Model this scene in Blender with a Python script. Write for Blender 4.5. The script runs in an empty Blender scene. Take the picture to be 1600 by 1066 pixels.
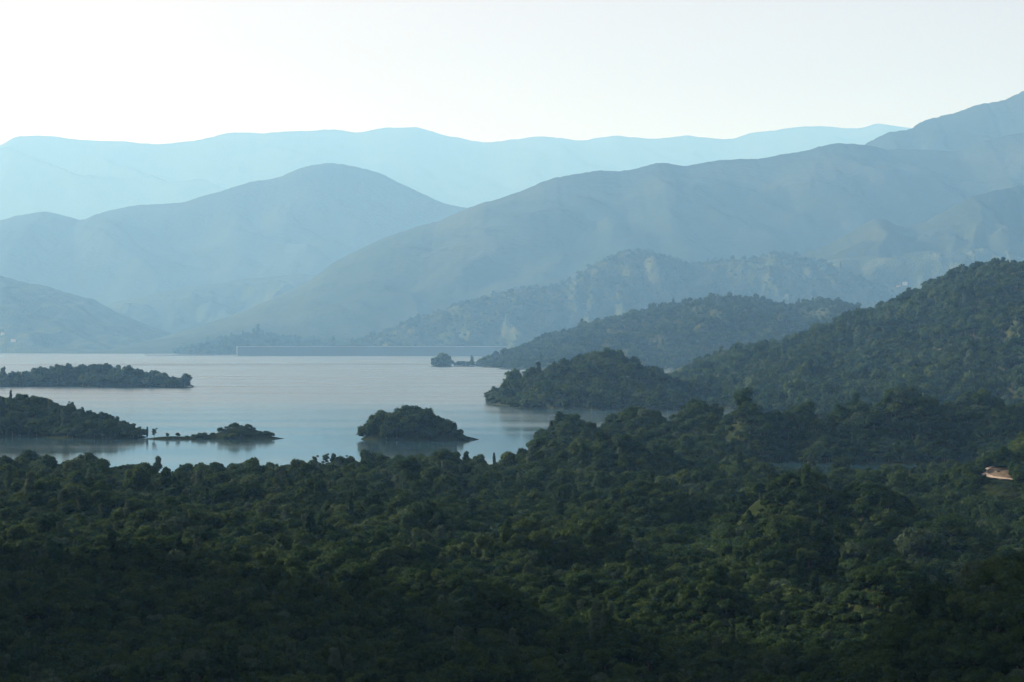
import bpy, math, random
import numpy as np

# ------------------------------------------------------------------ camera
SC = bpy.context.scene
COL = SC.collection
F, PX, HZ, CAMZ = 3600.0, 800.0, 532.0, 76.0       # focal length and horizon in photo pixels, height above the lake
cam = bpy.data.cameras.new('camera')
cam.sensor_width = 36.0
cam.lens = F / 1600.0 * 36.0
cam.shift_y = -(533.0 - HZ) / 1600.0
cam.clip_start, cam.clip_end = 1.0, 80000.0
camera = bpy.data.objects.new('camera', cam)
COL.objects.link(camera)
camera.location = (0, 0, CAMZ)
camera.rotation_euler = (math.radians(90), 0, 0)
SC.camera = camera

# ------------------------------------------------------------------ sky, sun, exposure
SUN_AZ, SUN_EL = math.radians(-62), math.radians(18)   # to the left of the view, low
world = bpy.data.worlds.new('World')
SC.world = world
world.use_nodes = True
wn, wl = world.node_tree.nodes, world.node_tree.links
sky = wn.new('ShaderNodeTexSky')
sky.sky_type = 'NISHITA'
sky.sun_disc = False
sky.sun_elevation = SUN_EL
sky.sun_rotation = SUN_AZ
sky.air_density = 1.0
sky.dust_density = 2.5
sky.ozone_density = 1.5
bg = wn['Background']
bg.inputs['Strength'].default_value = 0.07
hs = wn.new('ShaderNodeHueSaturation')              # milky morning sky
hs.inputs['Saturation'].default_value = 0.25
wl.new(sky.outputs[0], hs.inputs['Color'])
tint = wn.new('ShaderNodeMixRGB'); tint.blend_type = 'MULTIPLY'; tint.inputs[0].default_value = 1.0
tint.inputs[2].default_value = (1.22, 0.99, 0.87, 1)
wl.new(hs.outputs[0], tint.inputs[1])
wl.new(tint.outputs[0], bg.inputs[0])

sl = bpy.data.lights.new('sun', 'SUN')
sl.energy = 5.0
sl.angle = math.radians(0.6)
sl.color = (1.0, 0.98, 0.95)
sun = bpy.data.objects.new('sun', sl)
COL.objects.link(sun)
sun.location = (-800, 600, 600)
sun.rotation_euler = (math.radians(90) - SUN_EL, 0, math.pi - SUN_AZ)

SC.view_settings.view_transform = 'Standard'
SC.view_settings.look = 'None'
SC.view_settings.gamma = 1.0
SC.view_settings.use_curve_mapping = False
SC.view_settings.exposure = 1.05
SC.render.engine = 'CYCLES'
SC.cycles.use_denoising = True
SC.cycles.volume_bounces = 2
SC.cycles.max_bounces = 6
SC.cycles.diffuse_bounces = 2
SC.cycles.transparent_max_bounces = 4
HAZE = dict(density=4.8e-5, color=(0.23, 0.53, 1.0), g=0.12)

rng = np.random.default_rng(11)
random.seed(11)

# ------------------------------------------------------------------ helpers
def tag(o, label=None, cat=None, group=None, kind=None):
    if label: o['label'] = label
    if cat: o['category'] = cat
    if group: o['group'] = group
    if kind: o['kind'] = kind
    return o

def mesh_obj(name, verts, faces, mats, parent=None, smooth=False, link=True):
    me = bpy.data.meshes.new(name)
    me.from_pydata([tuple(v) for v in verts], [], [tuple(f) for f in faces])
    for m in (mats if isinstance(mats, (list, tuple)) else [mats]):
        me.materials.append(m)
    if smooth:
        me.polygons.foreach_set('use_smooth', [True] * len(me.polygons))
    me.update()
    o = bpy.data.objects.new(name, me)
    if link: COL.objects.link(o)
    if parent: o.parent = parent
    return o

def _hash(ix, iy, seed):
    h = (ix.astype(np.int64) * 374761393 + iy.astype(np.int64) * 668265263 + seed * 974711) & 0x7fffffff
    h = ((h ^ (h >> 13)) * 1274126177) & 0x7fffffff
    return ((h ^ (h >> 16)) & 0xffff) / 65535.0

def vnoise(x, y, seed=0):
    x, y = np.broadcast_arrays(np.asarray(x, float), np.asarray(y, float))
    ix, iy = np.floor(x), np.floor(y)
    fx, fy = x - ix, y - iy
    fx = fx * fx * fx * (fx * (fx * 6 - 15) + 10); fy = fy * fy * fy * (fy * (fy * 6 - 15) + 10)
    a = _hash(ix, iy, seed); b = _hash(ix + 1, iy, seed)
    c = _hash(ix, iy + 1, seed); d = _hash(ix + 1, iy + 1, seed)
    return (a + (b - a) * fx + (c - a) * fy + (a - b - c + d) * fx * fy) * 2 - 1

def fbm(x, y, seed=0, oct=4, gain=0.5):
    s, a, n = 0.0, 1.0, 0.0
    for k in range(oct):
        s = s + a * vnoise(x * 2 ** k + 17.3 * k, y * 2 ** k - 9.1 * k, seed + k); n += a; a *= gain
    return s / n

def sstep(a, b, x):
    t = np.clip((x - a) / (b - a), 0, 1)
    return t * t * (3 - 2 * t)

def smax(a, b, k):
    k = np.maximum(k * sstep(-1.0, 4.0, np.maximum(a, b)), 1e-3)      # blend on land only, never under water
    h = np.clip(0.5 + 0.5 * (a - b) / k, 0, 1)
    return b + (a - b) * h + k * h * (1 - h)

# ------------------------------------------------------------------ materials
def new_mat(name):
    m = bpy.data.materials.new(name)
    m.use_nodes = True
    nt = m.node_tree
    return m, nt.nodes, nt.links, nt.nodes['Principled BSDF']

def ramp(n, stops):
    r = n.new('ShaderNodeValToRGB')
    el = r.color_ramp.elements
    while len(el) < len(stops): el.new(0.5)
    for e, (p, c) in zip(el, stops):
        e.position = p; e.color = (*c, 1)
    return r

def land_mat(name, cols, scale, bump, bumpscale, rough=0.95, patch=None):
    """woodland / scrub seen from afar: two scales of colour mottling and a crown-sized relief"""
    m, n, l, b = new_mat(name)
    tc = n.new('ShaderNodeNewGeometry')
    a = n.new('ShaderNodeTexNoise'); a.inputs['Scale'].default_value = scale; a.inputs['Detail'].default_value = 6; a.inputs['Roughness'].default_value = 0.62
    l.new(tc.outputs['Position'], a.inputs['Vector'])
    r = ramp(n, [(0.32, cols[0]), (0.5, cols[1]), (0.68, cols[2])])
    l.new(a.outputs['Fac'], r.inputs[0])
    out = r.outputs[0]
    if patch:
        p = n.new('ShaderNodeTexNoise'); p.inputs['Scale'].default_value = patch[0]; p.inputs['Detail'].default_value = 5
        l.new(tc.outputs['Position'], p.inputs['Vector'])
        pr = ramp(n, [(patch[1], (0, 0, 0)), (patch[1] + 0.06, (1, 1, 1))])
        l.new(p.outputs['Fac'], pr.inputs[0])
        mx = n.new('ShaderNodeMixRGB'); mx.inputs[2].default_value = (*patch[2], 1)
        l.new(pr.outputs[0], mx.inputs[0]); l.new(out, mx.inputs[1]); out = mx.outputs[0]
    l.new(out, b.inputs['Base Color'])
    v = n.new('ShaderNodeTexVoronoi'); v.inputs['Scale'].default_value = bumpscale
    l.new(tc.outputs['Position'], v.inputs['Vector'])
    inv = n.new('ShaderNodeMath'); inv.operation = 'SUBTRACT'; inv.inputs[0].default_value = 1.0
    l.new(v.outputs['Distance'], inv.inputs[1])
    bp = n.new('ShaderNodeBump'); bp.inputs['Distance'].default_value = bump; bp.inputs['Strength'].default_value = 0.9
    l.new(inv.outputs[0], bp.inputs['Height'])
    l.new(bp.outputs[0], b.inputs['Normal'])
    b.inputs['Roughness'].default_value = rough
    b.inputs['Specular IOR Level'].default_value = 0.0
    return m

M = {}
M['ground'] = land_mat('undergrowth', [(0.012, 0.021, 0.009), (0.018, 0.028, 0.011), (0.030, 0.036, 0.016)], 0.05, 0.8, 0.35)
M['hill'] = land_mat('hill_scrub', [(0.02, 0.032, 0.015), (0.032, 0.045, 0.02), (0.055, 0.06, 0.03)], 0.02, 3.0, 0.13)
M['midhill'] = land_mat('distant_scrub', [(0.022, 0.036, 0.018), (0.04, 0.056, 0.028), (0.075, 0.085, 0.045)], 0.009, 7.0, 0.09)
M['mountain'] = land_mat('mountain_slope', [(0.016, 0.027, 0.017), (0.026, 0.037, 0.023), (0.042, 0.05, 0.033)], 0.0012, 5.0, 0.02,
                         patch=(0.0010, 0.78, (0.09, 0.09, 0.07)))
M['floor'] = land_mat('valley_floor', [(0.02, 0.032, 0.018), (0.03, 0.042, 0.022), (0.045, 0.052, 0.03)], 0.004, 3.0, 0.05)
M['earth'] = land_mat('bare_earth', [(0.06, 0.055, 0.03), (0.14, 0.115, 0.085), (0.22, 0.185, 0.145)], 0.22, 0.15, 1.6)
M['gravel'] = land_mat('track_gravel', [(0.30, 0.25, 0.21), (0.38, 0.33, 0.28), (0.46, 0.41, 0.35)], 0.8, 0.05, 3.0)

def leaf_mat(name, dark, mid, light):
    m, n, l, b = new_mat(name)
    oi = n.new('ShaderNodeObjectInfo')
    r = ramp(n, [(0.0, dark), (0.55, mid), (1.0, light)])
    l.new(oi.outputs['Random'], r.inputs[0])
    g = n.new('ShaderNodeNewGeometry')
    no = n.new('ShaderNodeTexNoise'); no.inputs['Scale'].default_value = 0.9; no.inputs['Detail'].default_value = 3
    l.new(g.outputs['Position'], no.inputs['Vector'])
    mr = n.new('ShaderNodeMapRange'); mr.inputs['From Min'].default_value = 0.3; mr.inputs['From Max'].default_value = 0.7
    mr.inputs['To Min'].default_value = 0.72; mr.inputs['To Max'].default_value = 1.28
    l.new(no.outputs['Fac'], mr.inputs['Value'])
    mul = n.new('ShaderNodeVectorMath'); mul.operation = 'SCALE'
    l.new(r.outputs[0], mul.inputs[0]); l.new(mr.outputs[0], mul.inputs['Scale'])
    l.new(mul.outputs[0], b.inputs['Base Color'])
    b.inputs['Roughness'].default_value = 0.75
    tr = n.new('ShaderNodeBsdfTranslucent')
    l.new(mul.outputs[0], tr.inputs['Color'])
    mixs = n.new('ShaderNodeMixShader'); mixs.inputs[0].default_value = 0.35
    l.new(b.outputs[0], mixs.inputs[1]); l.new(tr.outputs[0], mixs.inputs[2])
    l.new(mixs.outputs[0], n['Material Output'].inputs['Surface'])
    b.inputs['Specular IOR Level'].default_value = 0.04
    return m

LEAF = [leaf_mat('oak_leaves', (0.0121, 0.0306, 0.0120), (0.0207, 0.0498, 0.0170), (0.0363, 0.0673, 0.0228)),
        leaf_mat('hornbeam_leaves', (0.0200, 0.0445, 0.0129), (0.0327, 0.0655, 0.0190), (0.0511, 0.0838, 0.0280)),
        leaf_mat('willow_leaves', (0.0299, 0.0542, 0.0319), (0.0462, 0.0786, 0.0459), (0.0669, 0.1022, 0.0648)),
        leaf_mat('cypress_leaves', (0.0121, 0.0288, 0.0139), (0.0178, 0.0419, 0.0190), (0.0249, 0.0506, 0.0228))]
m, n, l, b = new_mat('bark')
no = n.new('ShaderNodeTexNoise'); no.inputs['Scale'].default_value = 6
r = ramp(n, [(0.3, (0.06, 0.045, 0.035)), (0.7, (0.15, 0.125, 0.10))])
l.new(no.outputs['Fac'], r.inputs[0]); l.new(r.outputs[0], b.inputs['Base Color']); b.inputs['Roughness'].default_value = 0.9
M['bark'] = m

m, n, l, b = new_mat('lake_water')
b.inputs['Base Color'].default_value = (0.022, 0.062, 0.08, 1)
b.inputs['IOR'].default_value = 1.33
g = n.new('ShaderNodeNewGeometry')
mp = n.new('ShaderNodeMapping'); mp.inputs['Scale'].default_value = (0.0009, 0.0065, 1)
mp.inputs['Rotation'].default_value = (0, 0, math.radians(4))
l.new(g.outputs['Position'], mp.inputs['Vector'])
no = n.new('ShaderNodeTexNoise'); no.inputs['Scale'].default_value = 1.0; no.inputs['Detail'].default_value = 2
l.new(mp.outputs[0], no.inputs['Vector'])
mr = n.new('ShaderNodeMapRange'); mr.inputs['From Min'].default_value = 0.4; mr.inputs['From Max'].default_value = 0.7
mr.inputs['To Min'].default_value = -0.02; mr.inputs['To Max'].default_value = 0.05
l.new(no.outputs['Fac'], mr.inputs['Value'])
sx = n.new('ShaderNodeSeparateXYZ'); l.new(g.outputs['Position'], sx.inputs[0])
op = n.new('ShaderNodeMapRange'); op.interpolation_type = 'SMOOTHSTEP'      # sheltered near the islands, breeze on the open lake
op.inputs['From Min'].default_value = 1700; op.inputs['From Max'].default_value = 3400
op.inputs['To Min'].default_value = 0.085; op.inputs['To Max'].default_value = 0.23
l.new(sx.outputs['Y'], op.inputs['Value'])
lane = n.new('ShaderNodeMapping'); lane.vector_type = 'TEXTURE'
lane.inputs['Location'].default_value = (-400, 7300, 0); lane.inputs['Scale'].default_value = (2200, 520, 1e6); lane.inputs['Rotation'].default_value = (0, 0, math.radians(6))
l.new(g.outputs['Position'], lane.inputs['Vector'])
ln = n.new('ShaderNodeVectorMath'); ln.operation = 'LENGTH'; l.new(lane.outputs[0], ln.inputs[0])
lm = n.new('ShaderNodeMapRange'); lm.interpolation_type = 'SMOOTHSTEP'
lm.inputs['From Min'].default_value = 0.3; lm.inputs['From Max'].default_value = 1.0; lm.inputs['To Min'].default_value = 0.16; lm.inputs['To Max'].default_value = 0.0
l.new(ln.outputs['Value'], lm.inputs['Value'])
ad0 = n.new('ShaderNodeMath'); ad0.operation = 'ADD'; l.new(op.outputs[0], ad0.inputs[0]); l.new(lm.outputs[0], ad0.inputs[1])
ad = n.new('ShaderNodeMath'); ad.operation = 'ADD'
l.new(mr.outputs[0], ad.inputs[0]); l.new(ad0.outputs[0], ad.inputs[1]); l.new(ad.outputs[0], b.inputs['Roughness'])
w = n.new('ShaderNodeTexNoise'); w.inputs['Scale'].default_value = 0.35; w.inputs['Detail'].default_value = 3
l.new(g.outputs['Position'], w.inputs['Vector'])
bp = n.new('ShaderNodeBump'); bp.inputs['Strength'].default_value = 0.1; bp.inputs['Distance'].default_value = 0.02
l.new(w.outputs['Fac'], bp.inputs['Height']); l.new(bp.outputs[0], b.inputs['Normal'])
M['water'] = m

def plain(name, col, rough=0.8, var=0.15, sc=0.5):
    m, n, l, b = new_mat(name)
    no = n.new('ShaderNodeTexNoise'); no.inputs['Scale'].default_value = sc; no.inputs['Detail'].default_value = 5
    r = ramp(n, [(0.3, tuple(c * (1 - var) for c in col)), (0.7, tuple(min(1, c * (1 + var)) for c in col))])
    l.new(no.outputs['Fac'], r.inputs[0]); l.new(r.outputs[0], b.inputs['Base Color'])
    b.inputs['Roughness'].default_value = rough
    return m
M['concrete'] = plain('dam_concrete', (0.09, 0.12, 0.14), 0.9, 0.15, 0.05)
M['parapet'] = plain('pale_parapet', (0.34, 0.38, 0.41), 0.8)
M['plaster'] = plain('white_plaster', (0.78, 0.76, 0.72), 0.85)
M['rooftile'] = plain('roof_tile', (0.36, 0.17, 0.11), 0.85)
M['glass'] = plain('dark_window', (0.05, 0.06, 0.07), 0.2)
M['stone'] = plain('pale_rock', (0.42, 0.38, 0.33), 0.95, 0.3, 0.05)

# ------------------------------------------------------------------ terrain
def grid_mesh(name, xs, ys, hf, mat, link=True):
    X, Y = np.meshgrid(xs, ys)
    Z = hf(X, Y)
    V = np.stack([X, Y, Z], -1).reshape(-1, 3)
    nx, ny = len(xs), len(ys)
    i = np.arange(ny - 1)[:, None] * nx + np.arange(nx - 1)[None, :]
    Fc = np.stack([i, i + 1, i + nx + 1, i + nx], -1).reshape(-1, 4)
    me = bpy.data.meshes.new(name)
    me.vertices.add(len(V)); me.vertices.foreach_set('co', V.ravel())
    me.loops.add(Fc.size); me.loops.foreach_set('vertex_index', Fc.ravel())
    me.polygons.add(len(Fc)); me.polygons.foreach_set('loop_start', np.arange(0, Fc.size, 4))
    me.polygons.foreach_set('use_smooth', np.ones(len(Fc), bool))
    me.update(calc_edges=True); me.validate()
    me.materials.append(mat)
    o = bpy.data.objects.new(name, me)
    COL.objects.link(o)
    return o

def mound(X, Y, cx, cy, rx, ry, h, rot=0.0, under=0.35, wob=0.18, seed=0):
    c, s = math.cos(rot), math.sin(rot)
    dx, dy = X - cx, Y - cy
    u = (dx * c + dy * s) / rx; v = (-dx * s + dy * c) / ry
    u = u + wob * fbm(X / 55, Y / 55, 300 + seed, 3); v = v + wob * fbm(X / 55, Y / 55, 320 + seed, 3)
    r2 = u * u + v * v
    return h * ((1 + under) * np.exp(-r2 * 1.1) - under)

# The ground was laid out on a sketch plan; NY/OY turn plan distance into distance from the viewpoint and back.
def NY(Yo): return 273600.0 / (396000.0 / np.asarray(Yo, float) - 62.0)
def OY(Y):
    Y = np.asarray(Y, float); P = np.maximum(Y, 1.0)
    return np.where(Y > 1.0, 396000.0 / (273600.0 / P + 62.0), Y / 0.691)
def plan(x, Yo):
    y = float(NY(Yo)); return x * y / Yo, y
SHX = [-900, -420, -345, -300, -262, -240, -205, -180, -130, -100, -40, 0, 22, 45, 100, 140, 158, 285, 305, 330, 700]
SHY = [1545, 1540, 1535, 1530, 1495, 1455, 1440, 1470, 1500, 1515, 1520, 1530, 1560, 1640, 1620, 1560, 1462, 1458, 1475, 1700, 1760]

def ground_h(X, Y):
    Yo = OY(Y); k = np.where(np.asarray(Y) > 1.0, Y / np.where(Yo == 0, 1, Yo), 0.691)
    return plan_h(X / k, Yo) * k

# wooded rises of the plain: where the crest shows (photo px), plan distance, half width (px) and half depth (m)
RISES = [(960, 688, 1390, 80, 62), (885, 700, 1400, 70, 50), (1010, 754, 1090, 78, 46), (900, 795, 1050, 80, 40),
         (1235, 738, 1010, 88, 46), (1370, 746, 1000, 75, 44), (1478, 800, 960, 75, 40), (920, 806, 900, 75, 36),
         (825, 830, 890, 75, 34), (1222, 800, 870, 92, 38), (1350, 835, 850, 80, 34), (1400, 864, 725, 95, 30), (1110, 895, 750, 80, 30),
         (250, 834, 890, 170, 42), (560, 843, 885, 160, 42), (400, 872, 820, 90, 30), (690, 880, 800, 95, 30), (430, 916, 720, 190, 36), (110, 908, 730, 180, 36), (770, 932, 700, 150, 32),
         (470, 758, 1150, 110, 42), (110, 758, 1150, 130, 46), (680, 785, 1060, 100, 38), (250, 790, 1040, 100, 36), (320, 998, 590, 210, 32), (690, 1006, 590, 200, 32), (960, 975, 620, 110, 28),
         (1610, 688, 1270, 75, 70), (1720, 665, 1270, 100, 85)]
BAND = [(890, 650, 1650, 62, 75), (1000, 638, 1690, 80, 85), (1095, 631, 1680, 72, 85), (1165, 626, 1640, 55, 80), (1245, 633, 1670, 62, 85),
        (1330, 624, 1650, 62, 90), (1425, 608, 1660, 90, 100), (1540, 614, 1670, 100, 105), (1660, 620, 1680, 130, 120), (1290, 680, 1585, 50, 42), (1400, 684, 1590, 60, 46), (1110, 684, 1590, 60, 42)]

def plan_h(X, Y):
    ys = np.interp(X, SHX, SHY) - 48 * sstep(20, -10, X) + 14 * fbm(X / 40, X * 0 + 3.3, 41, 3)
    d = ys - Y
    und = (3.0 + 3.8 * fbm(X / 105, Y / 120, 5, 4) + 3.2 * fbm(X / 42, Y / 50, 9, 3)) * sstep(60, 480, Y)
    mm = np.exp(-(((X - 228) / 88) ** 2 + ((Y - 1395) / 85) ** 2) ** 2)
    und = und * (1 - mm) + 1.3 * mm                                   # low meadow before the inlet
    h = np.maximum(np.minimum(und, d * 0.16 - 0.3), -7.0)
    land = sstep(-10, 40, d)
    for i, (px, py, Yo, rx, ry) in enumerate(RISES):
        hh = 110 - (py - 470) * Yo / 3600 - 5.5
        m = mound(X, Y, (px - 800) * Yo / 3600, Yo, rx * Yo / 3600, ry, hh, 0.15 * math.sin(i * 2.1), 0.0, 0.2, i)
        h = smax(h, np.where(land > 0, m * land, -7), 1.6)
    h = np.maximum(h, 104 * np.exp(-(np.maximum(Y, 0) / 235.0) ** 1.25) * np.exp(-(X / 900) ** 2) + np.minimum(h, 4) * sstep(200, 400, Y))
    # wooded band behind the inlet, reaching the lake at its left tip
    for i, (px, py, Yo, rx, ry) in enumerate(BAND):
        hh = 110 - (py - 470) * Yo / 3600 - 7.5
        h = smax(h, mound(X, Y, (px - 800) * Yo / 3600, Yo, rx * Yo / 3600, ry, hh, 0.1 * math.sin(i * 1.7), 0.4, 0.3, 40 + i), 7.0)
    # left peninsula
    for a in ((-550, 1960, 190, 110, 29, -0.1, 31), (-420, 1930, 92, 65, 25, -0.15, 32), (-338, 1862, 42, 30, 9, -0.4, 33)):
        h = smax(h, mound(X, Y, a[0], a[1], a[2], a[3], a[4], a[5], 0.4, 0.15, a[6]), 3.0)
    # shaded spur beside the viewpoint; unseen high hill added sunward to shade the foreground
    h = smax(h, mound(X, Y, 146, 470, 122, 105, 59, 0.0, 0.2, 0.14, 35), 6.0)
    h = smax(h, mound(X, Y, -690, 830, 300, 370, 355, 0.0, 0.25, 0.10, 36), 12.0)
    mm = np.exp(-(((X - 256) / 24) ** 2 + ((Y - 1220) / 40) ** 2) ** 2)
    h = h * (1 - mm) + (19 + 0.17 * (Y - 1222) + 0.12 * (X - 256)) * mm   # graded bank of the track
    # ponds and inlet
    for (cx, cy, rx, ry) in ((-26, 1322, 11, 26), (12, 1250, 10, 16), (210, 995, 14, 24)):
        q = ((X - cx) / rx) ** 2 + ((Y - cy) / ry) ** 2
        h = h - (h + 1.2) * np.exp(-q ** 2 * 0.35)
    q = ((X - 222) / 92) ** 2 + ((Y - 1503) / 46) ** 2
    h = h - (h + 2.5) * np.exp(-q ** 3 * 0.6)
    return np.maximum(h, -7.5)

ground = grid_mesh('ground', np.arange(-1050, 800, 5.0), np.arange(-120, 2260, 5.0), ground_h, M['ground'])
tag(ground, 'rolling wooded ground between the viewpoint and the lake', kind='structure')

class Ridge:
    def __init__(s, name, label, pts, D, W, base, mat, spur, lam, seed, tree=0.0, serr=0.0, nx=260, ny=70, meander=0.0, back=None, sharp=1.15):
        s.D, s.W, s.base, s.spur, s.lam, s.seed, s.tree, s.serr, s.meander = D, W, base, spur, lam, seed, tree, serr, meander
        s.back = back or W
        s.px = [p[0] for p in pts]; s.py = [p[1] for p in pts]; s.sharp = sharp
        x0, x1 = (s.px[0] - PX) / F * D, (s.px[-1] - PX) / F * D
        tf = np.linspace(-1, 0, int(ny * 0.7)); tb = np.linspace(0, 1, int(ny * 0.3))[1:]
        xs = np.linspace(x0, x1, nx)
        ys = D + np.concatenate([tf * (W + meander), tb * (s.back + meander)])
        s.o = grid_mesh(name, xs, ys, s.h, mat)
        tag(s.o, label, kind='structure')
    def crest(s, X):
        px = PX + F * X / s.D
        py = np.interp(px, s.px, s.py)
        k = 11.0 if s.tree else 5.0
        py = (py + np.interp(px - k, s.px, s.py) + np.interp(px + k, s.px, s.py) + np.interp(px - 2 * k, s.px, s.py) * .5 + np.interp(px + 2 * k, s.px, s.py) * .5) / 4
        py = py + (1.0 if s.tree else 2.4) * fbm(px / 38, px * 0 + s.seed, s.seed + 3, 3) + s.serr * fbm(px / 5, px * 0 + s.seed, s.seed + 7, 2)
        yc = s.D + s.meander * fbm(X / (s.lam * 2.2), X * 0, s.seed + 11, 2)
        return CAMZ - (py - HZ) / F * yc - s.tree, yc
    def h(s, X, Y):
        zc, yc = s.crest(X)
        t = np.where(Y < yc, (yc - Y) / s.W, (Y - yc) / s.back)
        t = np.clip(t, 0, 1)
        prof = 1 - t ** s.sharp
        wx = X + s.lam * 0.6 * fbm(X / s.lam / 1.5, Y / s.lam / 1.5, s.seed + 20, 2)
        n1 = 1 - np.abs(fbm((wx + 0.45 * (Y - s.D)) / s.lam, Y / (s.lam * 2.6), s.seed, 4)) * 2
        n2 = fbm(X / (s.lam * .33), Y / (s.lam * .5), s.seed + 31, 4)
        win = sstep(0.0, 0.35, t) * (1 - 0.5 * sstep(0.75, 1, t))
        H = np.maximum(zc - s.base, 4)
        z = s.base + H * (prof + win * s.spur * ((n1 - 0.55) * 0.5 + 0.22 * n2))
        z = np.where(t >= 1, s.base, z)
        lim = CAMZ + (zc - CAMZ) * Y / yc - 0.004 * (yc - Y)      # front spurs stay under the skyline
        z = np.where(Y < yc, np.minimum(z, np.maximum(lim, s.base + 0.02 * H)), z)
        return np.where(zc < s.base + 1, s.base, z)

R = {}
R['headland'] = Ridge('headland', 'low wooded headland reaching into the lake below the dark hill',
    [(690, 680), (735, 652), (748, 626), (785, 611), (830, 590), (862, 574), (905, 560), (942, 555), (980, 564), (1020, 582), (1060, 601), (1110, 612), (1180, 619), (1260, 626), (1340, 634)],
    2800, 340, -12, M['hill'], 0.5, 95, 51, tree=6, meander=20, nx=150, ny=80)
R['bighill'] = Ridge('hill', 'dark green wooded hill rising at the right edge of the picture',
    [(940, 640), (1000, 606), (1060, 592), (1100, 572), (1150, 548), (1230, 541), (1290, 512), (1350, 494), (1400, 478), (1440, 458), (1480, 436), (1530, 418), (1600, 411), (1700, 402), (1850, 420), (2100, 470)],
    3500, 1380, -7, M['hill'], 0.8, 190, 61, tree=7, meander=30, nx=240, ny=130)
R['bayhill'] = Ridge('hill', 'pale green scrub hill behind the headland on the far bay',
    [(690, 585), (740, 572), (790, 552), (850, 530), (920, 508), (1000, 490), (1060, 474), (1110, 466), (1170, 465), (1205, 474), (1235, 482), (1265, 473), (1300, 470), (1330, 483), (1370, 492), (1500, 500), (1700, 520)],
    6900, 1150, -14, M['hill'], 0.85, 230, 71, tree=5, meander=30, nx=260, ny=110)
R['farhill'] = Ridge('hill', 'hazy bare-flanked hill with two humps beyond the scrub hill',
    [(520, 545), (640, 505), (720, 475), (800, 455), (880, 445), (930, 412), (985, 389), (1030, 397), (1080, 412), (1120, 405), (1160, 408), (1215, 394), (1260, 402), (1310, 418), (1360, 440), (1420, 470), (1500, 500)],
    12300, 780, 0, M['midhill'], 0.8, 300, 81, tree=0, serr=0.5, nx=360, ny=120)
R['plateau'] = Ridge('hill', 'blue hill with pale bare patches above the wooded skyline',
    [(1060, 470), (1160, 455), (1240, 430), (1300, 405), (1400, 395), (1500, 388), (1600, 375), (1750, 365), (1900, 380)],
    12900, 1000, 0, M['midhill'], 0.7, 430, 85, nx=240, ny=90)
R['spurmtn'] = Ridge('mountain', 'dark blue stepped mountain shoulder at the right edge',
    [(1180, 420), (1250, 396), (1290, 385), (1340, 356), (1372, 340), (1410, 355), (1440, 350), (1480, 328), (1520, 306), (1600, 290), (1750, 275), (1950, 330)],
    13300, 1300, 0, M['mountain'], 0.4, 500, 91, serr=0.7, nx=300, ny=90)
R['main'] = Ridge('mountain', 'long blue mountain ridge descending left to the dam',
    [(200, 560), (280, 524), (350, 497), (420, 470), (480, 440), (520, 412), (580, 380), (620, 364), (680, 346), (740, 322), (800, 303), (850, 282), (900, 272), (940, 266), (980, 267), (1030, 254), (1075, 259), (1130, 249), (1190, 247), (1240, 238), (1280, 229), (1310, 222), (1345, 224), (1390, 234), (1440, 232), (1500, 236), (1530, 222), (1600, 206), (1800, 180), (2100, 230)],
    16500, 3300, 0, M['mountain'], 0.26, 1300, 101, serr=0.9, nx=420, ny=110, meander=150)
R['highright'] = Ridge('mountain', 'high blue mountain flank on the skyline at the right edge',
    [(1180, 300), (1280, 260), (1340, 232), (1385, 208), (1420, 203), (1440, 188), (1480, 178), (1530, 163), (1570, 152), (1600, 140), (1700, 110), (1900, 90), (2150, 160)],
    18200, 2400, 0, M['mountain'], 0.32, 1000, 111, serr=1.4, nx=300, ny=80, meander=150)
R['lowmist'] = Ridge('hill', 'faint low hill in the mist below the rounded mountain',
    [(60, 520), (180, 472), (280, 452), (380, 436), (470, 428), (540, 432), (640, 450), (760, 480)],
    19000, 2200, 0, M['mountain'], 0.5, 500, 115, nx=200, ny=60)
R['peak'] = Ridge('mountain', 'pale rounded mountain with long left shoulder in the middle distance',
    [(-500, 350), (-250, 320), (-80, 352), (0, 346), (30, 336), (65, 331), (100, 336), (128, 344), (165, 330), (210, 320), (290, 315), (330, 300), (390, 281), (430, 276), (470, 262), (512, 255), (550, 259), (590, 267), (640, 293), (690, 317), (730, 324), (900, 380), (1100, 440)],
    22500, 3500, 0, M['mountain'], 0.26, 1800, 121, serr=0.6, nx=360, ny=100, meander=250)
R['skyline'] = Ridge('mountain', 'palest far mountain range along the skyline',
    [(-600, 240), (-300, 215), (-100, 250), (0, 230), (30, 211), (90, 213), (150, 219), (210, 221), (262, 225), (320, 217), (368, 205), (400, 207), (470, 206), (530, 202), (560, 206), (600, 198), (650, 197), (700, 213), (760, 222), (800, 216), (845, 211), (905, 218), (960, 212), (1020, 216), (1075, 211), (1140, 217), (1170, 207), (1220, 201), (1250, 193), (1320, 197), (1350, 196), (1370, 190), (1425, 196), (1600, 220), (1900, 200), (2200, 230)],
    39000, 8000, 0, M['mountain'], 0.22, 2600, 131, serr=0.8, nx=420, ny=80, meander=300)
R['westhill'] = Ridge('hill', 'hazy wooded hill sloping down to the far shore on the left',
    [(-700, 470), (-400, 400), (-150, 415), (0, 431), (60, 444), (120, 460), (150, 468), (190, 494), (235, 510), (275, 526), (320, 541), (370, 552), (420, 560)],
    16200, 2700, -14, M['midhill'], 0.4, 600, 141, tree=0, serr=1.0, meander=40, nx=300, ny=100)
R['damknoll'] = Ridge('hill', 'small tree covered knoll behind the left end of the dam',
    [(280, 553), (330, 540), (365, 528), (400, 522), (440, 528), (500, 538), (560, 545), (640, 553), (700, 556)],
    12600, 700, -14, M['midhill'], 0.3, 260, 151, tree=4, nx=120, ny=40)

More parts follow.
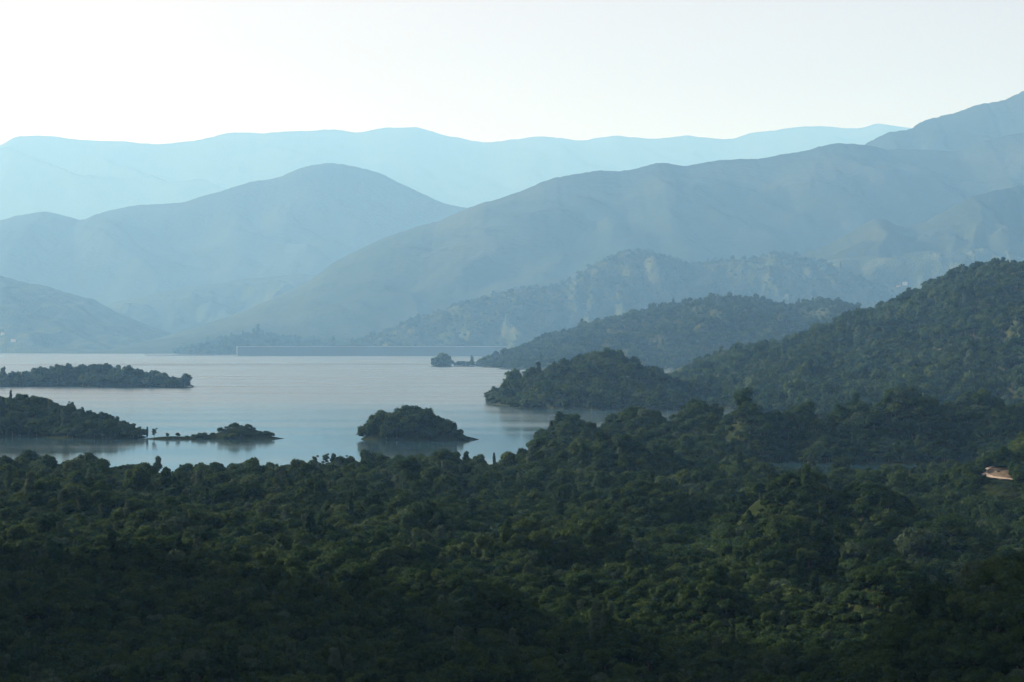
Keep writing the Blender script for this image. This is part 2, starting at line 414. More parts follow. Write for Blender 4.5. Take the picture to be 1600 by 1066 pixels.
# lake floor and valley floor: one sheet out to the mountains
def floor_h(X, Y):
    return -16.0 + 18.0 * sstep(0, 600, Y - 11700 - 2300 * sstep(-1200, -1900, X)) + 0.0 * X
fl = grid_mesh('valley_floor', np.concatenate([np.linspace(-22500, -4200, 14), np.linspace(-3900, 900, 33), np.linspace(1500, 22500, 18)]), np.concatenate([np.linspace(-1900, 11500, 30), np.linspace(11700, 12400, 12), np.linspace(12600, 16400, 30), np.linspace(17000, 48500, 40)]), floor_h, M['floor'])
tag(fl, 'flat valley floor under the lake and the far hills', kind='structure')

# islands
ISL = {}
def island(key, label, blobs, seed):
    bl = []
    for (cx, cy, rx, ry, hh) in blobs:
        y = float(NY(cy)); k = y / cy; bl.append((cx * k, y, rx * k, ry * k, hh * k))
    blobs = bl
    x0 = min(b[0] - b[2] * 1.9 for b in blobs); x1 = max(b[0] + b[2] * 1.9 for b in blobs)
    y0 = min(b[1] - b[3] * 1.9 for b in blobs); y1 = max(b[1] + b[3] * 1.9 for b in blobs)
    def hf(X, Y):
        z = X * 0 - 7.0
        for k, (cx, cy, rx, ry, hh) in enumerate(blobs):
            z = smax(z, mound(X, Y, cx, cy, rx, ry, hh, 0, 0.6, 0.12, seed + k), 0.8)
        return z
    o = grid_mesh('island', np.linspace(x0, x1, 60), np.linspace(y0, y1, 46), hf, M['ground'])
    tag(o, label, kind='structure')
    ISL[key] = (o, hf, (x0, x1, y0, y1))
def wx(px, Y): return (px - PX) / F * Y
island('main', 'rounded island crowded with tall trees in the middle of the lake',
       [(wx(636, 1830), 1835, 39, 30, 19), (wx(690, 1830), 1835, 24, 22, 7), (wx(727, 1822), 1826, 12, 9, 2.5)], 400)
island('small', 'flat little island with a thin spit pointing left',
       [(wx(372, 1840), 1845, 30, 22, 9), (wx(320, 1836), 1840, 26, 12, 3), (wx(405, 1836), 1838, 20, 12, 2.5), (wx(268, 1830), 1832, 28, 7, 2.2)], 420)
island('back', 'long wooded island behind the left peninsula',
       [(wx(120, 2960), 2970, 95, 62, 19), (wx(205, 2930), 2945, 75, 50, 11), (wx(45, 2950), 2960, 70, 45, 7), (wx(265, 2915), 2920, 34, 24, 4)], 440)
island('tiny', 'tiny tree covered islet off the far headland',
       [(wx(690, 3850), 3855, 19, 18, 8), (wx(728, 3860), 3862, 26, 8, 1.2)], 460)

# water
lake = mesh_obj('lake', [(-5200, 700, 0), (5200, 700, 0), (5200, 16200, 0), (-5200, 16200, 0)], [(0, 1, 2, 3)], M['water'])
tag(lake, 'calm pale lake reflecting the sky and the islands', kind='structure')

# ------------------------------------------------------------------ trees
def icosphere(sub):
    t = (1 + 5 ** .5) / 2
    v = [(-1, t, 0), (1, t, 0), (-1, -t, 0), (1, -t, 0), (0, -1, t), (0, 1, t), (0, -1, -t), (0, 1, -t), (t, 0, -1), (t, 0, 1), (-t, 0, -1), (-t, 0, 1)]
    v = [np.array(p) / np.linalg.norm(p) for p in v]
    f = [(0, 11, 5), (0, 5, 1), (0, 1, 7), (0, 7, 10), (0, 10, 11), (1, 5, 9), (5, 11, 4), (11, 10, 2), (10, 7, 6), (7, 1, 8), (3, 9, 4), (3, 4, 2), (3, 2, 6), (3, 6, 8), (3, 8, 9), (4, 9, 5), (2, 4, 11), (6, 2, 10), (8, 6, 7), (9, 8, 1)]
    for _ in range(sub):
        c, nf = {}, []
        def mid(a, b):
            k = (min(a, b), max(a, b))
            if k not in c:
                p = v[a] + v[b]; v.append(p / np.linalg.norm(p)); c[k] = len(v) - 1
            return c[k]
        for a, b, d in f:
            x, y, z = mid(a, b), mid(b, d), mid(d, a)
            nf += [(a, x, z), (b, y, x), (d, z, y), (x, y, z)]
        f = nf
    return np.array(v), f
ICO = {k: icosphere(k) for k in (0, 1, 2)}

def crown_geo(seed, lobes, nleaf, leaf, sub):
    """lumpy foliage masses plus leaf sprays standing off them; lobes = (x,y,z,rx,ry,rz)"""
    g = np.random.default_rng(seed)
    V, Fc = [], []
    iv, iF = ICO[sub]
    for k, (x, y, z, rx, ry, rz) in enumerate(lobes):
        d = 0.80 + 0.22 * np.array([g.random() for _ in iv])
        P = iv * d[:, None] * np.array([rx, ry, rz]) * 0.92 + np.array([x, y, z])
        o = len(V); V += P.tolist(); Fc += [(a + o, b + o, c + o) for a, b, c in iF]
    vol = np.array([l[3] * l[4] + l[3] * l[5] for l in lobes]); vol = vol / vol.sum()
    for _ in range(nleaf):
        x, y, z, rx, ry, rz = lobes[g.choice(len(lobes), p=vol)]
        n = g.normal(size=3); n /= np.linalg.norm(n)
        if n[2] < -0.35: n[2] = -n[2]
        p = np.array([x, y, z]) + n * np.array([rx, ry, rz]) * g.uniform(0.86, 1.14)
        nn = n + g.normal(size=3) * 0.65; nn /= np.linalg.norm(nn)
        u = np.cross(nn, g.normal(size=3)); u /= np.linalg.norm(u); w = np.cross(nn, u)
        s = leaf * g.uniform(0.6, 1.4)
        o = len(V)
        V += [(p - u * s).tolist(), (p - w * s * .55 + nn * s * .2).tolist(), (p + u * s).tolist(), (p + w * s * .55 - nn * s * .1).tolist()]
        Fc += [(o, o + 1, o + 2, o + 3)]
    return V, Fc

def limb(V, Fc, a, b, r0, r1, seg=6):
    a, b = np.array(a, float), np.array(b, float)
    d = b - a; d /= np.linalg.norm(d)
    u = np.cross(d, (0.3, 0.9, 0.1)); u /= np.linalg.norm(u); w = np.cross(d, u)
    o = len(V)
    for p, r in ((a, r0), (b, r1)):
        for k in range(seg):
            t = 2 * math.pi * k / seg
            V.append((p + (u * math.cos(t) + w * math.sin(t)) * r).tolist())
    for k in range(seg):
        Fc.append((o + k, o + (k + 1) % seg, o + seg + (k + 1) % seg, o + seg + k))

def tree_kind(kind, seed):
    """lobes of the crown and the forks of the trunk, in metres"""
    g = np.random.default_rng(seed)
    L, T = [], []
    if kind == 'round':
        for k in range(9):
            a = k * 2.4; r = 1.9 * g.uniform(.5, 1); z = 3.6 + g.uniform(-.8, 1.9) - r * .25; s = g.uniform(1.15, 1.8)
            L.append((r * math.cos(a), r * math.sin(a), z, s, s, s * .85))
        T = [((0, 0, -1), (0.1, 0, 2.4), .28, .2), ((.1, 0, 2.3), (1.3, .5, 4), .15, .05), ((.1, 0, 2.3), (-1.1, .6, 4.3), .15, .05), ((.1, 0, 2.3), (0, -1.2, 4.2), .14, .05)]
    elif kind == 'dome':
        for k in range(12):
            a = k * 2.4; r = 2.7 * math.sqrt((k + .5) / 12); z = 3.3 - r * .55 + g.uniform(-.2, .5); s = g.uniform(1.0, 1.55)
            L.append((r * math.cos(a), r * math.sin(a), z, s, s, s * .75))
        T = [((0, 0, -1), (0, .1, 1.7), .26, .2), ((0, .1, 1.6), (1.5, .4, 3), .15, .05), ((0, .1, 1.6), (-1.3, -.7, 3.1), .15, .05)]
    elif kind == 'tall':
        for k in range(10):
            a = k * 2.4; z = 2.6 + k * .55; r = 1.25 * g.uniform(.4, 1) * (1 - .06 * k); s = g.uniform(.95, 1.4) * (1 - .035 * k)
            L.append((r * math.cos(a), r * math.sin(a), z, s, s, s * 1.05))
        T = [((0, 0, -1), (.1, 0, 4.5), .26, .12), ((0, 0, 2.3), (1, .3, 4), .11, .04), ((.1, 0, 3.2), (-.9, .4, 5), .1, .04)]
    elif kind == 'bush':
        for k in range(8):
            a = k * 2.4; r = 1.7 * math.sqrt((k + .4) / 8); z = 1.25 - r * .2 + g.uniform(-.15, .35); s = g.uniform(.8, 1.2)
            L.append((r * math.cos(a), r * math.sin(a), z, s, s, s * .8))
        T = [((0, 0, -1), (0, 0, .7), .12, .08), ((0, 0, .4), (.8, .2, 1.4), .07, .03), ((0, 0, .4), (-.7, .3, 1.4), .07, .03)]
    elif kind == 'column':
        for k in range(8):
            z = 1.6 + k * .95; s = .95 * (1 - abs(k - 2.5) * .085)
            L.append((g.uniform(-.2, .2), g.uniform(-.2, .2), z, s, s, s * 1.15))
        T = [((0, 0, -1), (0, 0, 6), .2, .06)]
    elif kind == 'sparse':
        for k in range(8):
            a = k * 2.4; z = 3.0 + k * .5; r = 1.5 * g.uniform(.5, 1); s = g.uniform(.55, .85)
            L.append((r * math.cos(a), r * math.sin(a), z, s, s, s * .8))
            T.append(((0, 0, 1.6 + k * .42), (r * math.cos(a), r * math.sin(a), z), .08, .03))
        T = [((0, 0, -1), (.1, 0, 5.8), .22, .06)] + T
    return L, T

KINDS = [('round', 0), ('round', 1), ('dome', 0), ('dome', 1), ('tall', 0), ('tall', 2), ('bush', 1), ('bush', 0), ('column', 3), ('sparse', 2), ('dome', 2)]
NK = len(KINDS)
HEIGHT = {'round': 6.6, 'dome': 4.8, 'tall': 8.6, 'bush': 2.4, 'column': 9.2, 'sparse': 7.2}
CROWN, TRUNK = [], []
proto = bpy.data.collections.new('tree_kinds')       # meshes the forest is planted from; not in the scene itself
for lod, (mult, lf, sub) in enumerate(((1.0, 1.0, 2), (0.22, 2.0, 1))):
    for i, (k, mt) in enumerate(KINDS):
        L, T = tree_kind(k, 50 + i)
        nl = int({'round': 900, 'dome': 900, 'tall': 800, 'bush': 450, 'column': 600, 'sparse': 420}[k] * mult)
        V, Fc = crown_geo(90 + i, L, nl, (0.30 if k != 'bush' else 0.24) * lf, sub if k not in ('sparse',) else min(sub, 1))
        tv, tf = [], []
        for a in T: limb(tv, tf, *a)
        if lod == 0:
            c = mesh_obj('crown', V, Fc, LEAF[mt], link=False); CROWN.append(c.data); bpy.data.objects.remove(c)
            c = mesh_obj('trunk', tv, tf, M['bark'], link=False); TRUNK.append(c.data); bpy.data.objects.remove(c)
        o = len(V)
        me = mesh_obj('kind_%02d' % (lod * NK + i), V + tv, Fc + [tuple(q + o for q in f) for f in tf], [LEAF[mt], M['bark']], link=False)
        me.data.polygons.foreach_set('material_index', [0] * len(Fc) + [1] * len(tf))
        proto.objects.link(me)

# ---- planting
P_pos, P_kind, P_scl, P_rot = [], [], [], []
def scatter(hf, x0, x1, y0, y1, step, weights, smin, smax_, lod, margin=1.22, minz=0.5, gap=0.0, gapscale=40.0, seed=1, cond=None):
    g = np.random.default_rng(seed)
    xs, ys = np.meshgrid(np.arange(x0, x1, step), np.arange(y0, y1, step))
    X = (xs + g.uniform(-.48, .48, xs.shape) * step).ravel(); Y = (ys + g.uniform(-.48, .48, xs.shape) * step).ravel()
    ok = (np.abs(X) < 0.2222 * Y * margin + 25) & (Y > 5)
    X, Y = X[ok], Y[ok]
    Z = hf(X, Y)
    ok = Z > minz
    if gap: ok &= fbm(X / gapscale, Y / gapscale, seed + 70, 3) < gap
    if cond is not None: ok &= cond(X, Y, Z)
    X, Y, Z = X[ok], Y[ok], Z[ok]
    wv = np.array(weights, float)
    # stands: each kind is commoner in its own patches
    K = np.empty(len(X), int)
    sc = np.stack([np.log(w + 1e-9) + 1.3 * fbm(X / 60, Y / 60, seed + 200 + i, 2) - np.log(-np.log(g.random(len(X)) + 1e-12) + 1e-12) for i, w in enumerate(wv)], 0)
    K = sc.argmax(0)
    S = 0.5 * (smin + smax_) * np.exp(np.clip(g.normal(0, 0.34, len(X)), -.65, .8)) * (1 + 0.32 * fbm(X / 60, Y / 60, seed + 400, 2))
    for x, y, z, k, s in zip(X, Y, Z, K, S):
        P_pos.append((x, y, z)); P_kind.append(int(k) + lod * NK)
        P_scl.append((s * g.uniform(.85, 1.15), s * g.uniform(.85, 1.15), s * g.uniform(.8, 1.2))); P_rot.append(g.uniform(0, 6.283))

def keep_clear(X, Y, Z):
    Yo = OY(Y); X = X * Yo / Y; Y = Yo
    ok = np.ones(X.shape, bool)
    for (cx, cy, rx, ry) in ((257, 1218, 7.5, 16), (252, 1190, 10, 22), (220, 1070, 28, 15), (-25, 1285, 6, 70), (12, 1250, 8, 18), (212, 988, 13, 22), (103, 1012, 6, 10)):
        ok &= ((X - cx) / rx) ** 2 + ((Y - cy) / ry) ** 2 > 1
    thin = ((X - 228) / 85) ** 2 + ((Y - 1395) / 85) ** 2 < 1
    ok &= ~thin | (vnoise(X * 3.7, Y * 3.7, 5) > 0.55)
    return ok
#            round round dome dome tall tall bush bush col sparse dome
W_NEAR = [1.1, 1.0, 1.1, 1.0, 0.10, 0.08, 0.7, 0.7, 0.012, 0.08, 0.35]
scatter(ground_h, -280, 280, 100, 620, 2.8, W_NEAR, 0.36, 0.62, 0, 1.25, 0.4, 0.5, 25, 1, keep_clear)
scatter(ground_h, -400, 400, 620, 1060, 3.3, W_NEAR, 0.42, 0.78, 0, 1.2, 0.4, 0.5, 28, 2, keep_clear)
scatter(ground_h, -560, 600, 1060, 2250, 4.3, W_NEAR, 0.62, 1.08, 0, 1.2, 0.4, 0.6, 35, 3, keep_clear)
W_BUSH = [0, 0, 0, 0, 0, 0, 0.15, 1.0, 0, 0, 0]
scatter(ground_h, -280, 280, 100, 620, 2.9, W_BUSH, 0.5, 1.0, 0, 1.25, 0.4, 0, 25, 5, keep_clear)
scatter(ground_h, -400, 400, 620, 1300, 4.2, W_BUSH, 0.7, 1.4, 0, 1.2, 0.3, 0, 25, 6, keep_clear)
scatter(ground_h, -1000, -220, 400, 1400, 16.0, W_NEAR, 1.6, 2.6, 1, 6.0, 14, 0.9, 35, 4)
W_FAR = [1.2, 1.0, 1.0, 1.0, 0.12, 0.1, 0.5, 0.5, 0.02, 0.0, 0.4]
def rs(key, step, smin, smx, lod, gap, seed, tmax=0.12, minz=0.1):
    q = R[key]
    x0, x1 = (q.px[0] - PX) / F * q.D, (q.px[-1] - PX) / F * q.D
    def cond(X, Y, Z):
        zc, yc = q.crest(X)
        return Y < yc + tmax * q.back
    scatter(q.h, x0, x1, q.D - q.W, q.D + q.W * tmax, step, W_FAR, smin, smx, lod, 1.15, minz, gap, 60, seed, cond)
rs('headland', 6.4, 1.0, 1.7, 1, 0.85, 11)
rs('bighill', 7.4, 1.1, 1.9, 1, 0, 12)
rs('bayhill', 12.0, 1.3, 2.2, 1, 0.6, 13)
rs('damknoll', 22.0, 2.2, 4.2, 1, 0.9, 15)
rs('farhill', 24.0, 1.6, 2.8, 1, 0.45, 16)
o_, hf, (a, b_, c, d) = ISL['back']
scatter(hf, a, b_, c, d, 6.0, W_FAR, 1.2, 1.9, 1, 1.3, 0.5, 0, 40, 17)
o_, hf, (a, b_, c, d) = ISL['tiny']
scatter(hf, a, b_, c, d, 7.0, W_FAR, 1.4, 2.2, 1, 1.3, 0.5, 0, 40, 18)

# ---- single trees: those of the two near islands, of the shore and the largest of the foreground
KIND_WORD = {'round': 'round crowned', 'dome': 'broad crowned', 'tall': 'tall', 'bush': 'low bushy', 'column': 'narrow upright', 'sparse': 'open crowned'}
KIND_NAME = {'round': 'oak_tree', 'dome': 'spreading_tree', 'tall': 'tall_tree', 'bush': 'bush', 'column': 'cypress_tree', 'sparse': 'sparse_tree'}
def plant(kind, pos, scl, rot, label, group, cat='tree'):
    k = kind % NK
    e = bpy.data.objects.new(KIND_NAME[KINDS[k][0]], None)
    e.empty_display_size = 0.5
    COL.objects.link(e)
    e.location = pos; e.scale = scl; e.rotation_euler = (0, 0, rot)
    tag(e, label, 'bush' if KINDS[k][0] == 'bush' else cat, group)
    for nm, me in (('crown', CROWN[k]), ('trunk', TRUNK[k])):
        c = bpy.data.objects.new(nm, me); COL.objects.link(c); c.parent = e
    return e

g = np.random.default_rng(77)
NTH = ['first', 'second', 'third', 'fourth', 'fifth', 'sixth', 'seventh', 'eighth', 'ninth', 'tenth', 'eleventh', 'twelfth', 'thirteenth', 'fourteenth', 'fifteenth', 'sixteenth']
def isle(key, spots, label, group):
    hf = ISL[key][1]
    made = {}
    for (px, Y, kind, s) in spots:
        row = 'at the front of' if Y < (1817 if key == 'main' else 1836) else 'in the middle of' if Y < (1834 if key == 'main' else 1843) else 'at the back of'
        Y = float(NY(Y)); X = wx(px, Y)
        z = float(hf(np.array([X]), np.array([Y]))[0])
        if z < 0.12: continue
        w_ = KIND_WORD[KINDS[kind][0]]
        e = plant(kind, (X, Y, z - {'round': 1.5, 'dome': 1.1, 'tall': 1.2}.get(KINDS[kind][0], .3) * s), (s * g.uniform(.9, 1.1), s * g.uniform(.9, 1.1), s), g.uniform(0, 6.28), '', group)
        made.setdefault((w_, row), []).append((px, e))
    for (w_, row), q in made.items():
        q.sort(key=lambda t: t[0])
        for i, (px, e) in enumerate(q):
            place = '' if len(q) == 1 else ', leftmost' if i == 0 else ', rightmost' if i == len(q) - 1 else ', %s from left' % NTH[min(i, 15)]
            e['label'] = '%s tree %s %s%s' % (w_, row, label, place)
spots = []
for px in range(572, 700, 10):
    for j, Y in enumerate((1808, 1818, 1829, 1842)):
        e = 1 - ((px - 634) / 66.0) ** 2
        if e < 0.05 and j in (0, 3): continue
        spots.append((px + g.uniform(-4, 4) + 5 * (j % 2), Y + g.uniform(-3, 3), int(g.choice([0, 0, 1, 2, 3])) if j else int(g.choice([0, 2, 6, 7])), (1.95 + 0.6 * max(e, 0) ** .5) * g.uniform(.85, 1.12) * (1.0 if j else .95)))
spots += [(702, 1828, 1, 1.2), (711, 1828, 4, 1.35), (716, 1824, 0, 1.35), (708, 1818, 3, 1.0), (722, 1822, 2, 1.0), (728, 1821, 7, 1.2), (734, 1820, 7, 1.0), (740, 1820, 8, .45)]
isle('main', spots, 'the rounded island', 'trees on the rounded island')
spots = [(262, 1832, 0, .55), (278, 1832, 0, .6), (303, 1836, 7, .9), (292, 1834, 6, .7)]
for px, Y in [(320, 1838), (332, 1840), (345, 1842), (356, 1846), (366, 1848), (377, 1850), (388, 1848), (396, 1844), (340, 1832), (352, 1832), (364, 1832), (376, 1834), (388, 1834), (405, 1838), (415, 1838), (423, 1838), (312, 1834)]:
    spots.append((px, Y, int(g.choice([2, 3, 7, 2, 6])), g.uniform(.95, 1.35)))
isle('small', spots, 'the flat little island', 'trees on the flat island')

def gz(X, Y): return float(ground_h(np.array([X]), np.array([Y]))[0])
def shore(px, Y, kind, s, label):
    Y = float(NY(Y)); X = wx(px, Y)
    plant(kind, (X, Y, max(gz(X, Y), -0.3)), (s, s, s), g.uniform(0, 6.28), label, 'trees along the lake shore')
shore(241, 1835, 9, 1.25, 'thin pale tree standing in the water off the left peninsula')
shore(230, 1850, 8, 1.0, 'narrow upright tree at the tip of the left peninsula')
shore(247, 1452, 5, 1.35, 'pale feathery tree on the near shore below the thin water tree')
shore(509, 1512, 9, 1.3, 'thin forked tree rising from the near shore in open water gap')
shore(521, 1510, 4, 1.1, 'dark tree beside the thin forked tree on the near shore')
shore(546, 1514, 9, 1.15, 'thin leaning tree on the near shore left of the rounded island')
shore(700, 1520, 9, 1.35, 'open branched tree on the near shore below the rounded island')
shore(714, 1518, 4, 1.2, 'dark tree on the near shore just right of the open branched tree')
shore(772, 1524, 8, 1.0, 'pointed dark tree on the near shore right of the rounded island')
shore(1160, 1640, 0, 2.6, 'big dark domed tree on the crest of the middle wooded band')
shore(1428, 1700, 0, 1.9, 'large dark tree topping the wooded band at the right')
shore(1320, 1690, 4, 1.4, 'dark tree on the wooded band skyline left of the large one')
shore(1441, 930, 10, 2.6, 'large pale green domed tree in the lower right forest')

# foreground: the largest in view
pos = np.array(P_pos); kd = np.array(P_kind); scl = np.array(P_scl); rt = np.array(P_rot)
hgt = np.array([HEIGHT[KINDS[k % NK][0]] for k in kd]) * scl[:, 2]
ppx = PX + F * pos[:, 0] / pos[:, 1]; ppy = HZ + F * (CAMZ - pos[:, 2] - hgt * .75) / pos[:, 1]
near = (pos[:, 1] < 1200) & (ppx > -5) & (ppx < 1605) & (ppy < 1075)
# a crown is seen when nothing nearer on the same column rises above its top
top = HZ + F * (CAMZ - pos[:, 2] - hgt) / pos[:, 1]
order = np.argsort(pos[:, 1]); hor = np.full(1700, 3000.0); vis = np.zeros(len(pos), bool)
for i in order:
    if pos[i, 1] > 1200: break
    c = int(ppx[i])
    if -40 < c < 1640:
        wd = max(1, int(F * 2.2 * scl[i, 0] / pos[i, 1])); a_, b_ = max(0, c - wd + 40), min(1700, c + wd + 40)
        vis[i] = top[i] < hor[a_:b_].mean() - 4
        hor[a_:b_] = np.minimum(hor[a_:b_], top[i] + 6)
size = hgt / pos[:, 1] * (near & vis)
pick = np.argsort(-size)[:200]
pick = pick[size[pick] > 0]
fam = {}
for i in pick:
    k = KINDS[kd[i] % NK][0]
    if ppx[i] > 1000 and pos[i, 1] < 470:
        zone = ('on the crest of' if ppy[i] < 985 else 'low on') + ' the spur, lower right'; grp = 'trees on the shaded spur'
    else:
        c = min(7, max(0, int(ppx[i] // 200)))
        zone = ('along the bottom edge, ' if ppy[i] > 1010 else 'above the bottom edge, ') + ['far left corner', 'left', 'left of centre', 'just left of centre', 'just right of centre', 'right of centre', 'right', 'far right'][c]
        grp = 'trees of the shaded foreground'
    tone = {0: 'dark green', 1: 'green', 2: 'grey green', 3: 'blackish'}[KINDS[kd[i] % NK][1]]
    fam.setdefault((KIND_WORD[k] + ' ' + tone, 'shrub' if k == 'bush' else 'tree', zone, grp), []).append(i)
for (look, noun, zone, grp), ii in fam.items():
    ii.sort(key=lambda i: ppx[i])
    for q, i in enumerate(ii):
        if len(ii) == 1: lb = '%s %s %s' % (look, noun, zone)
        else:
            w_ = 'leftmost' if q == 0 else 'rightmost' if q == len(ii) - 1 else NTH[min(q, 15)] + ' from left'
            lb = '%s %s %s, %s' % (look, noun, zone.split(',')[0] + zone.split(',')[1], w_)
        plant(int(kd[i]), tuple(pos[i]), tuple(scl[i]), float(rt[i]), lb, grp)
rest = np.ones(len(pos), bool); rest[pick] = False

me = bpy.data.meshes.new('forest')
idx = np.where(rest)[0]
me.vertices.add(len(idx)); me.vertices.foreach_set('co', pos[idx].ravel())
at = me.attributes.new('kind', 'INT', 'POINT'); at.data.foreach_set('value', kd[idx].astype(np.int32))
at = me.attributes.new('size', 'FLOAT_VECTOR', 'POINT'); at.data.foreach_set('vector', scl[idx].astype(np.float32).ravel())
at = me.attributes.new('turn', 'FLOAT_VECTOR', 'POINT')
tv = np.zeros((len(idx), 3), np.float32); tv[:, 2] = rt[idx]; at.data.foreach_set('vector', tv.ravel())
me.update()
forest = bpy.data.objects.new('forest', me); COL.objects.link(forest)
tag(forest, 'dense green woodland covering the plain, headlands and hills around the lake', 'forest', kind='stuff')
ng = bpy.data.node_groups.new('plant_forest', 'GeometryNodeTree')
ng.interface.new_socket('Geometry', in_out='INPUT', socket_type='NodeSocketGeometry')
ng.interface.new_socket('Geometry', in_out='OUTPUT', socket_type='NodeSocketGeometry')
gi, go = ng.nodes.new('NodeGroupInput'), ng.nodes.new('NodeGroupOutput')
ip = ng.nodes.new('GeometryNodeInstanceOnPoints')
ci = ng.nodes.new('GeometryNodeCollectionInfo')
ci.inputs['Collection'].default_value = proto
ci.inputs['Separate Children'].default_value = True
ci.inputs['Reset Children'].default_value = True
def named(nm, ty):
    a = ng.nodes.new('GeometryNodeInputNamedAttribute'); a.data_type = ty; a.inputs['Name'].default_value = nm
    return a.outputs['Attribute']
e2r = ng.nodes.new('FunctionNodeEulerToRotation')
ng.links.new(named('turn', 'FLOAT_VECTOR'), e2r.inputs[0])
ng.links.new(gi.outputs[0], ip.inputs['Points'])
ng.links.new(ci.outputs[0], ip.inputs['Instance'])
ip.inputs['Pick Instance'].default_value = True
ng.links.new(named('kind', 'INT'), ip.inputs['Instance Index'])
ng.links.new(e2r.outputs[0], ip.inputs['Rotation'])
ng.links.new(named('size', 'FLOAT_VECTOR'), ip.inputs['Scale'])
ng.links.new(ip.outputs[0], go.inputs[0])
md = forest.modifiers.new('plant_forest', 'NODES'); md.node_group = ng
print('forest trees', len(idx), 'single', len(pick))

# ------------------------------------------------------------------ dam
def boxv(x0, x1, y0, y1, z0, z1):
    return [(x0, y0, z0), (x1, y0, z0), (x1, y1, z0), (x0, y1, z0), (x0, y0, z1), (x1, y0, z1), (x1, y1, z1), (x0, y1, z1)]
BF = [(0, 3, 2, 1), (4, 5, 6, 7), (0, 1, 5, 4), (1, 2, 6, 5), (2, 3, 7, 6), (3, 0, 4, 7)]
DY = 11300.0
dx0, dx1, dtop = wx(372, DY), wx(790, DY), CAMZ - (542.0 - HZ) / F * DY
dam = bpy.data.objects.new('dam', None); COL.objects.link(dam); dam.location = ((dx0 + dx1) / 2, DY, 0)
tag(dam, 'long grey dam wall with a pale parapet closing the far end of the lake', 'dam')
def part(name, vs, fs, mat, parent, off):
    return mesh_obj(name, [(v[0] - off[0], v[1] - off[1], v[2] - off[2]) for v in vs], fs, mat, parent)
off = dam.location
# battered face in blocks with recessed joints
nb = 24
for k in range(nb):
    a0 = dx0 + (dx1 - dx0) * k / nb + .6; a1 = dx0 + (dx1 - dx0) * (k + 1) / nb - .6
    vs = [(a0, DY - 16, -7), (a1, DY - 16, -7), (a1, DY + 30, -7), (a0, DY + 30, -7), (a0, DY, dtop), (a1, DY, dtop), (a1, DY + 6, dtop), (a0, DY + 6, dtop)]
    part('wall_block', vs, BF, M['concrete'], dam, off)
part('core', [(dx0 + .3, DY - 15, -7), (dx1 - .3, DY - 15, -7), (dx1 - .3, DY + 29, -7), (dx0 + .3, DY + 29, -7), (dx0 + .3, DY + .6, dtop - .1), (dx1 - .3, DY + .6, dtop - .1), (dx1 - .3, DY + 5.4, dtop - .1), (dx0 + .3, DY + 5.4, dtop - .1)], BF, M['concrete'], dam, off)
part('parapet', boxv(dx0, dx1, DY - .3, DY + .4, dtop + .003, dtop + 3.0), BF, M['parapet'], dam, off)
part('abutment', boxv(dx0 - 8, dx0 - .05, DY - 17, DY + 24, -7, dtop + 4), BF, M['parapet'], dam, off)
quay = mesh_obj('quay_wall', boxv(wx(225, 11300), dx0 - 8.4, 11330, 11350, -6, 5.0), BF, M['parapet'])
tag(quay, 'low pale shore wall left of the dam', 'wall')

# ------------------------------------------------------------------ houses
def house(px, py, Y, w, d, h, label, z=None):
    X = wx(px, Y)
    z0 = CAMZ - (py - HZ) / F * Y - h * .5 if z is None else z
    e = bpy.data.objects.new('house', None); COL.objects.link(e); e.location = (X, Y, z0)
    tag(e, label, 'house', 'far white houses')
    mesh_obj('wall', boxv(-w / 2, w / 2, -d / 2, d / 2, -4, h), BF, M['plaster'], e)
    r = h * .38
    mesh_obj('roof', [(-w / 2 - .5, -d / 2 - .5, h), (w / 2 + .5, -d / 2 - .5, h), (w / 2 + .5, d / 2 + .5, h), (-w / 2 - .5, d / 2 + .5, h), (-w / 2 - .5, 0, h + r), (w / 2 + .5, 0, h + r)],
             [(0, 1, 5, 4), (2, 3, 4, 5), (0, 4, 3), (1, 2, 5), (0, 3, 2, 1)], M['rooftile'], e)
    for k in (-1, 1):
        mesh_obj('window', boxv(k * w * .27 - .7, k * w * .27 + .7, -d / 2 - .06, -d / 2 + .1, h * .35, h * .75), BF, M['glass'], e)
    mesh_obj('door', boxv(-.6, .6, -d / 2 - .05, -d / 2 + .1, 0, h * .55), BF, M['rooftile'], e)
def on(key, px, Y): 
    X = wx(px, Y); return float(R[key].h(np.array([X]), np.array([float(Y)]))[0])
house(21, 552, 13900, 26, 16, 13, 'white house on the far left shore', on('westhill', 21, 13900))
house(4, 549, 14100, 20, 14, 12, 'small house at the left edge of the far shore', on('westhill', 4, 14100))
house(1404, 403, 12600, 24, 14, 12, 'left one of two white houses high on the blue hillside', on('plateau', 1404, 12600))
house(1414, 403, 12600, 24, 14, 12, 'right one of two white houses high on the blue hillside', on('plateau', 1414, 12600))
house(1303, 466, 11900, 34, 14, 9, 'long white building low on the hazy hill flank', on('farhill', 1303, 11900))

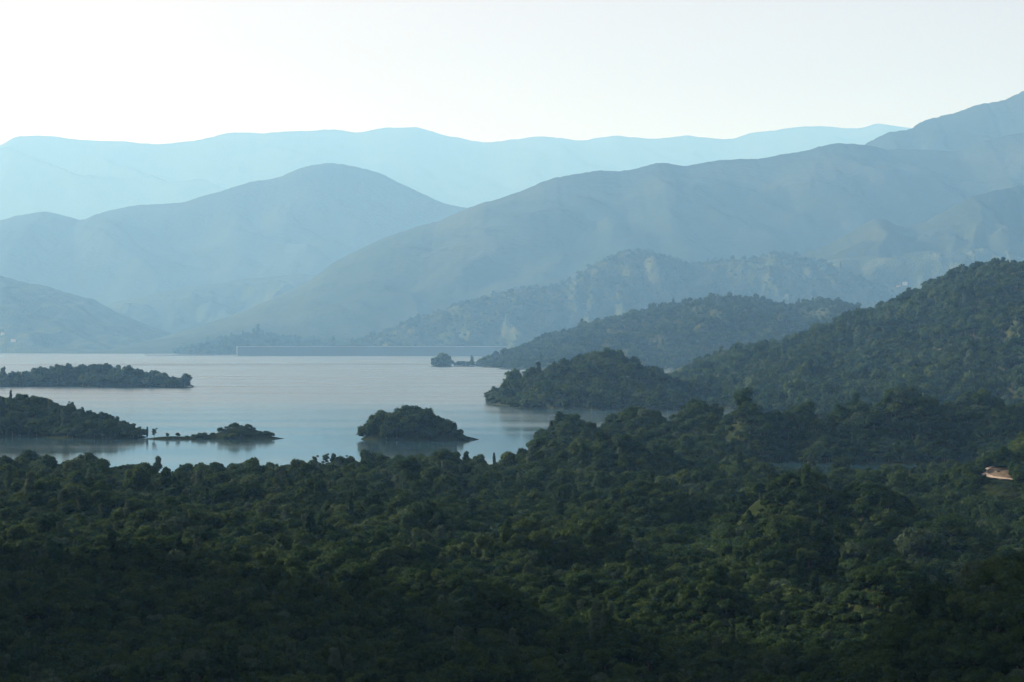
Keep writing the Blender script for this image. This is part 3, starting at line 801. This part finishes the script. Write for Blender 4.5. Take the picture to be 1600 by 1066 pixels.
# ------------------------------------------------------------------ bare earth bank and track
def strip(name, pts, width, lift, mat, label):
    p = np.array([plan(*q) for q in pts], float)
    t = np.linspace(0, len(p) - 1, len(p) * 8)
    X = np.interp(t, range(len(p)), p[:, 0]); Y = np.interp(t, range(len(p)), p[:, 1])
    for _ in range(6):
        X[1:-1] = (X[:-2] + 2 * X[1:-1] + X[2:]) / 4; Y[1:-1] = (Y[:-2] + 2 * Y[1:-1] + Y[2:]) / 4
    dX, dY = np.gradient(X), np.gradient(Y); n_ = np.hypot(dX, dY); nx_, ny_ = -dY / n_, dX / n_
    V = []
    for k in range(5):
        s = (k / 4 - .5) * width * (1 + .12 * fbm(t, t * 0 + k, 900, 2))
        x, y = X + nx_ * s, Y + ny_ * s
        V.append(np.stack([x, y, gsurf(x, y) + lift], -1))
    n = len(t); V = np.concatenate(V)
    Fs = [(k * n + i, k * n + i + 1, (k + 1) * n + i + 1, (k + 1) * n + i) for k in range(4) for i in range(n - 1)]
    o = mesh_obj(name, V, Fs, mat, smooth=True)
    return tag(o, label, kind='structure')
def gsurf(x, y):
    """height of the ground mesh itself (its 5 m grid, bilinear)"""
    x0 = np.floor((x + 1050) / 5) * 5 - 1050; y0 = np.floor((y + 120) / 5) * 5 - 120
    a, b = (x - x0) / 5, (y - y0) / 5
    return ground_h(x0, y0) * (1 - a) * (1 - b) + ground_h(x0 + 5, y0) * a * (1 - b) + ground_h(x0, y0 + 5) * (1 - a) * b + ground_h(x0 + 5, y0 + 5) * a * b
def patch(name, cx, cy, rx, ry, lift, mat, label):
    n, rings = 40, 9
    t = np.linspace(0, 2 * math.pi, n, endpoint=False)
    edge = 1 + 0.28 * fbm(np.cos(t) * 1.3 + 5, np.sin(t) * 1.3, 77, 3)
    V = []
    for q in range(1, rings + 1):
        f = q / rings * edge
        xo, yo = cx + rx * f * np.cos(t), cy + ry * f * np.sin(t)
        y = NY(yo); x = xo * y / yo
        V.append(np.stack([x, y, gsurf(x, y) + lift * (1 - 0.9 * (q == rings))], -1))
    V = np.concatenate(V)
    Fs = [(q * n + i, q * n + (i + 1) % n, (q + 1) * n + (i + 1) % n, (q + 1) * n + i) for q in range(rings - 1) for i in range(n)] + [tuple(range(n))]
    return tag(mesh_obj(name, V, Fs, mat, smooth=True), label, kind='structure')
patch('bare_earth', 258, 1221, 8.5, 14, 0.3, M['earth'], 'reddish bare earth bank cut into the slope at the right')
strip('dirt_track', [(266, 1236), (258, 1234), (252, 1228), (250, 1219), (253, 1211), (259, 1206), (267, 1203)], 2.4, 0.5, M['gravel'], 'pale curved dirt track looping round the bare earth bank')
strip('path', [(196, 1082), (206, 1078), (218, 1074), (230, 1075), (242, 1072)], 5, 0.3, M['earth'], 'pale path through a clearing below the dirt track')

# ------------------------------------------------------------------ haze: the air of the whole valley
hm = bpy.data.materials.new('haze'); hm.use_nodes = True
hn = hm.node_tree.nodes; hl = hm.node_tree.links
hn.remove(hn['Principled BSDF'])
pv = hn.new('ShaderNodeVolumePrincipled')
pv.inputs['Color'].default_value = (*HAZE['color'], 1)
pv.inputs['Absorption Color'].default_value = (1, 1, 1, 1)
pv.inputs['Density'].default_value = HAZE['density']
pv.inputs['Anisotropy'].default_value = HAZE['g']
hl.new(pv.outputs[0], hn['Material Output'].inputs['Volume'])
haze = mesh_obj('haze', boxv(-23500, 23500, -2400, 49500, -18.0, 4050), BF, hm)
tag(haze, 'blue morning haze filling the whole valley', kind='stuff')
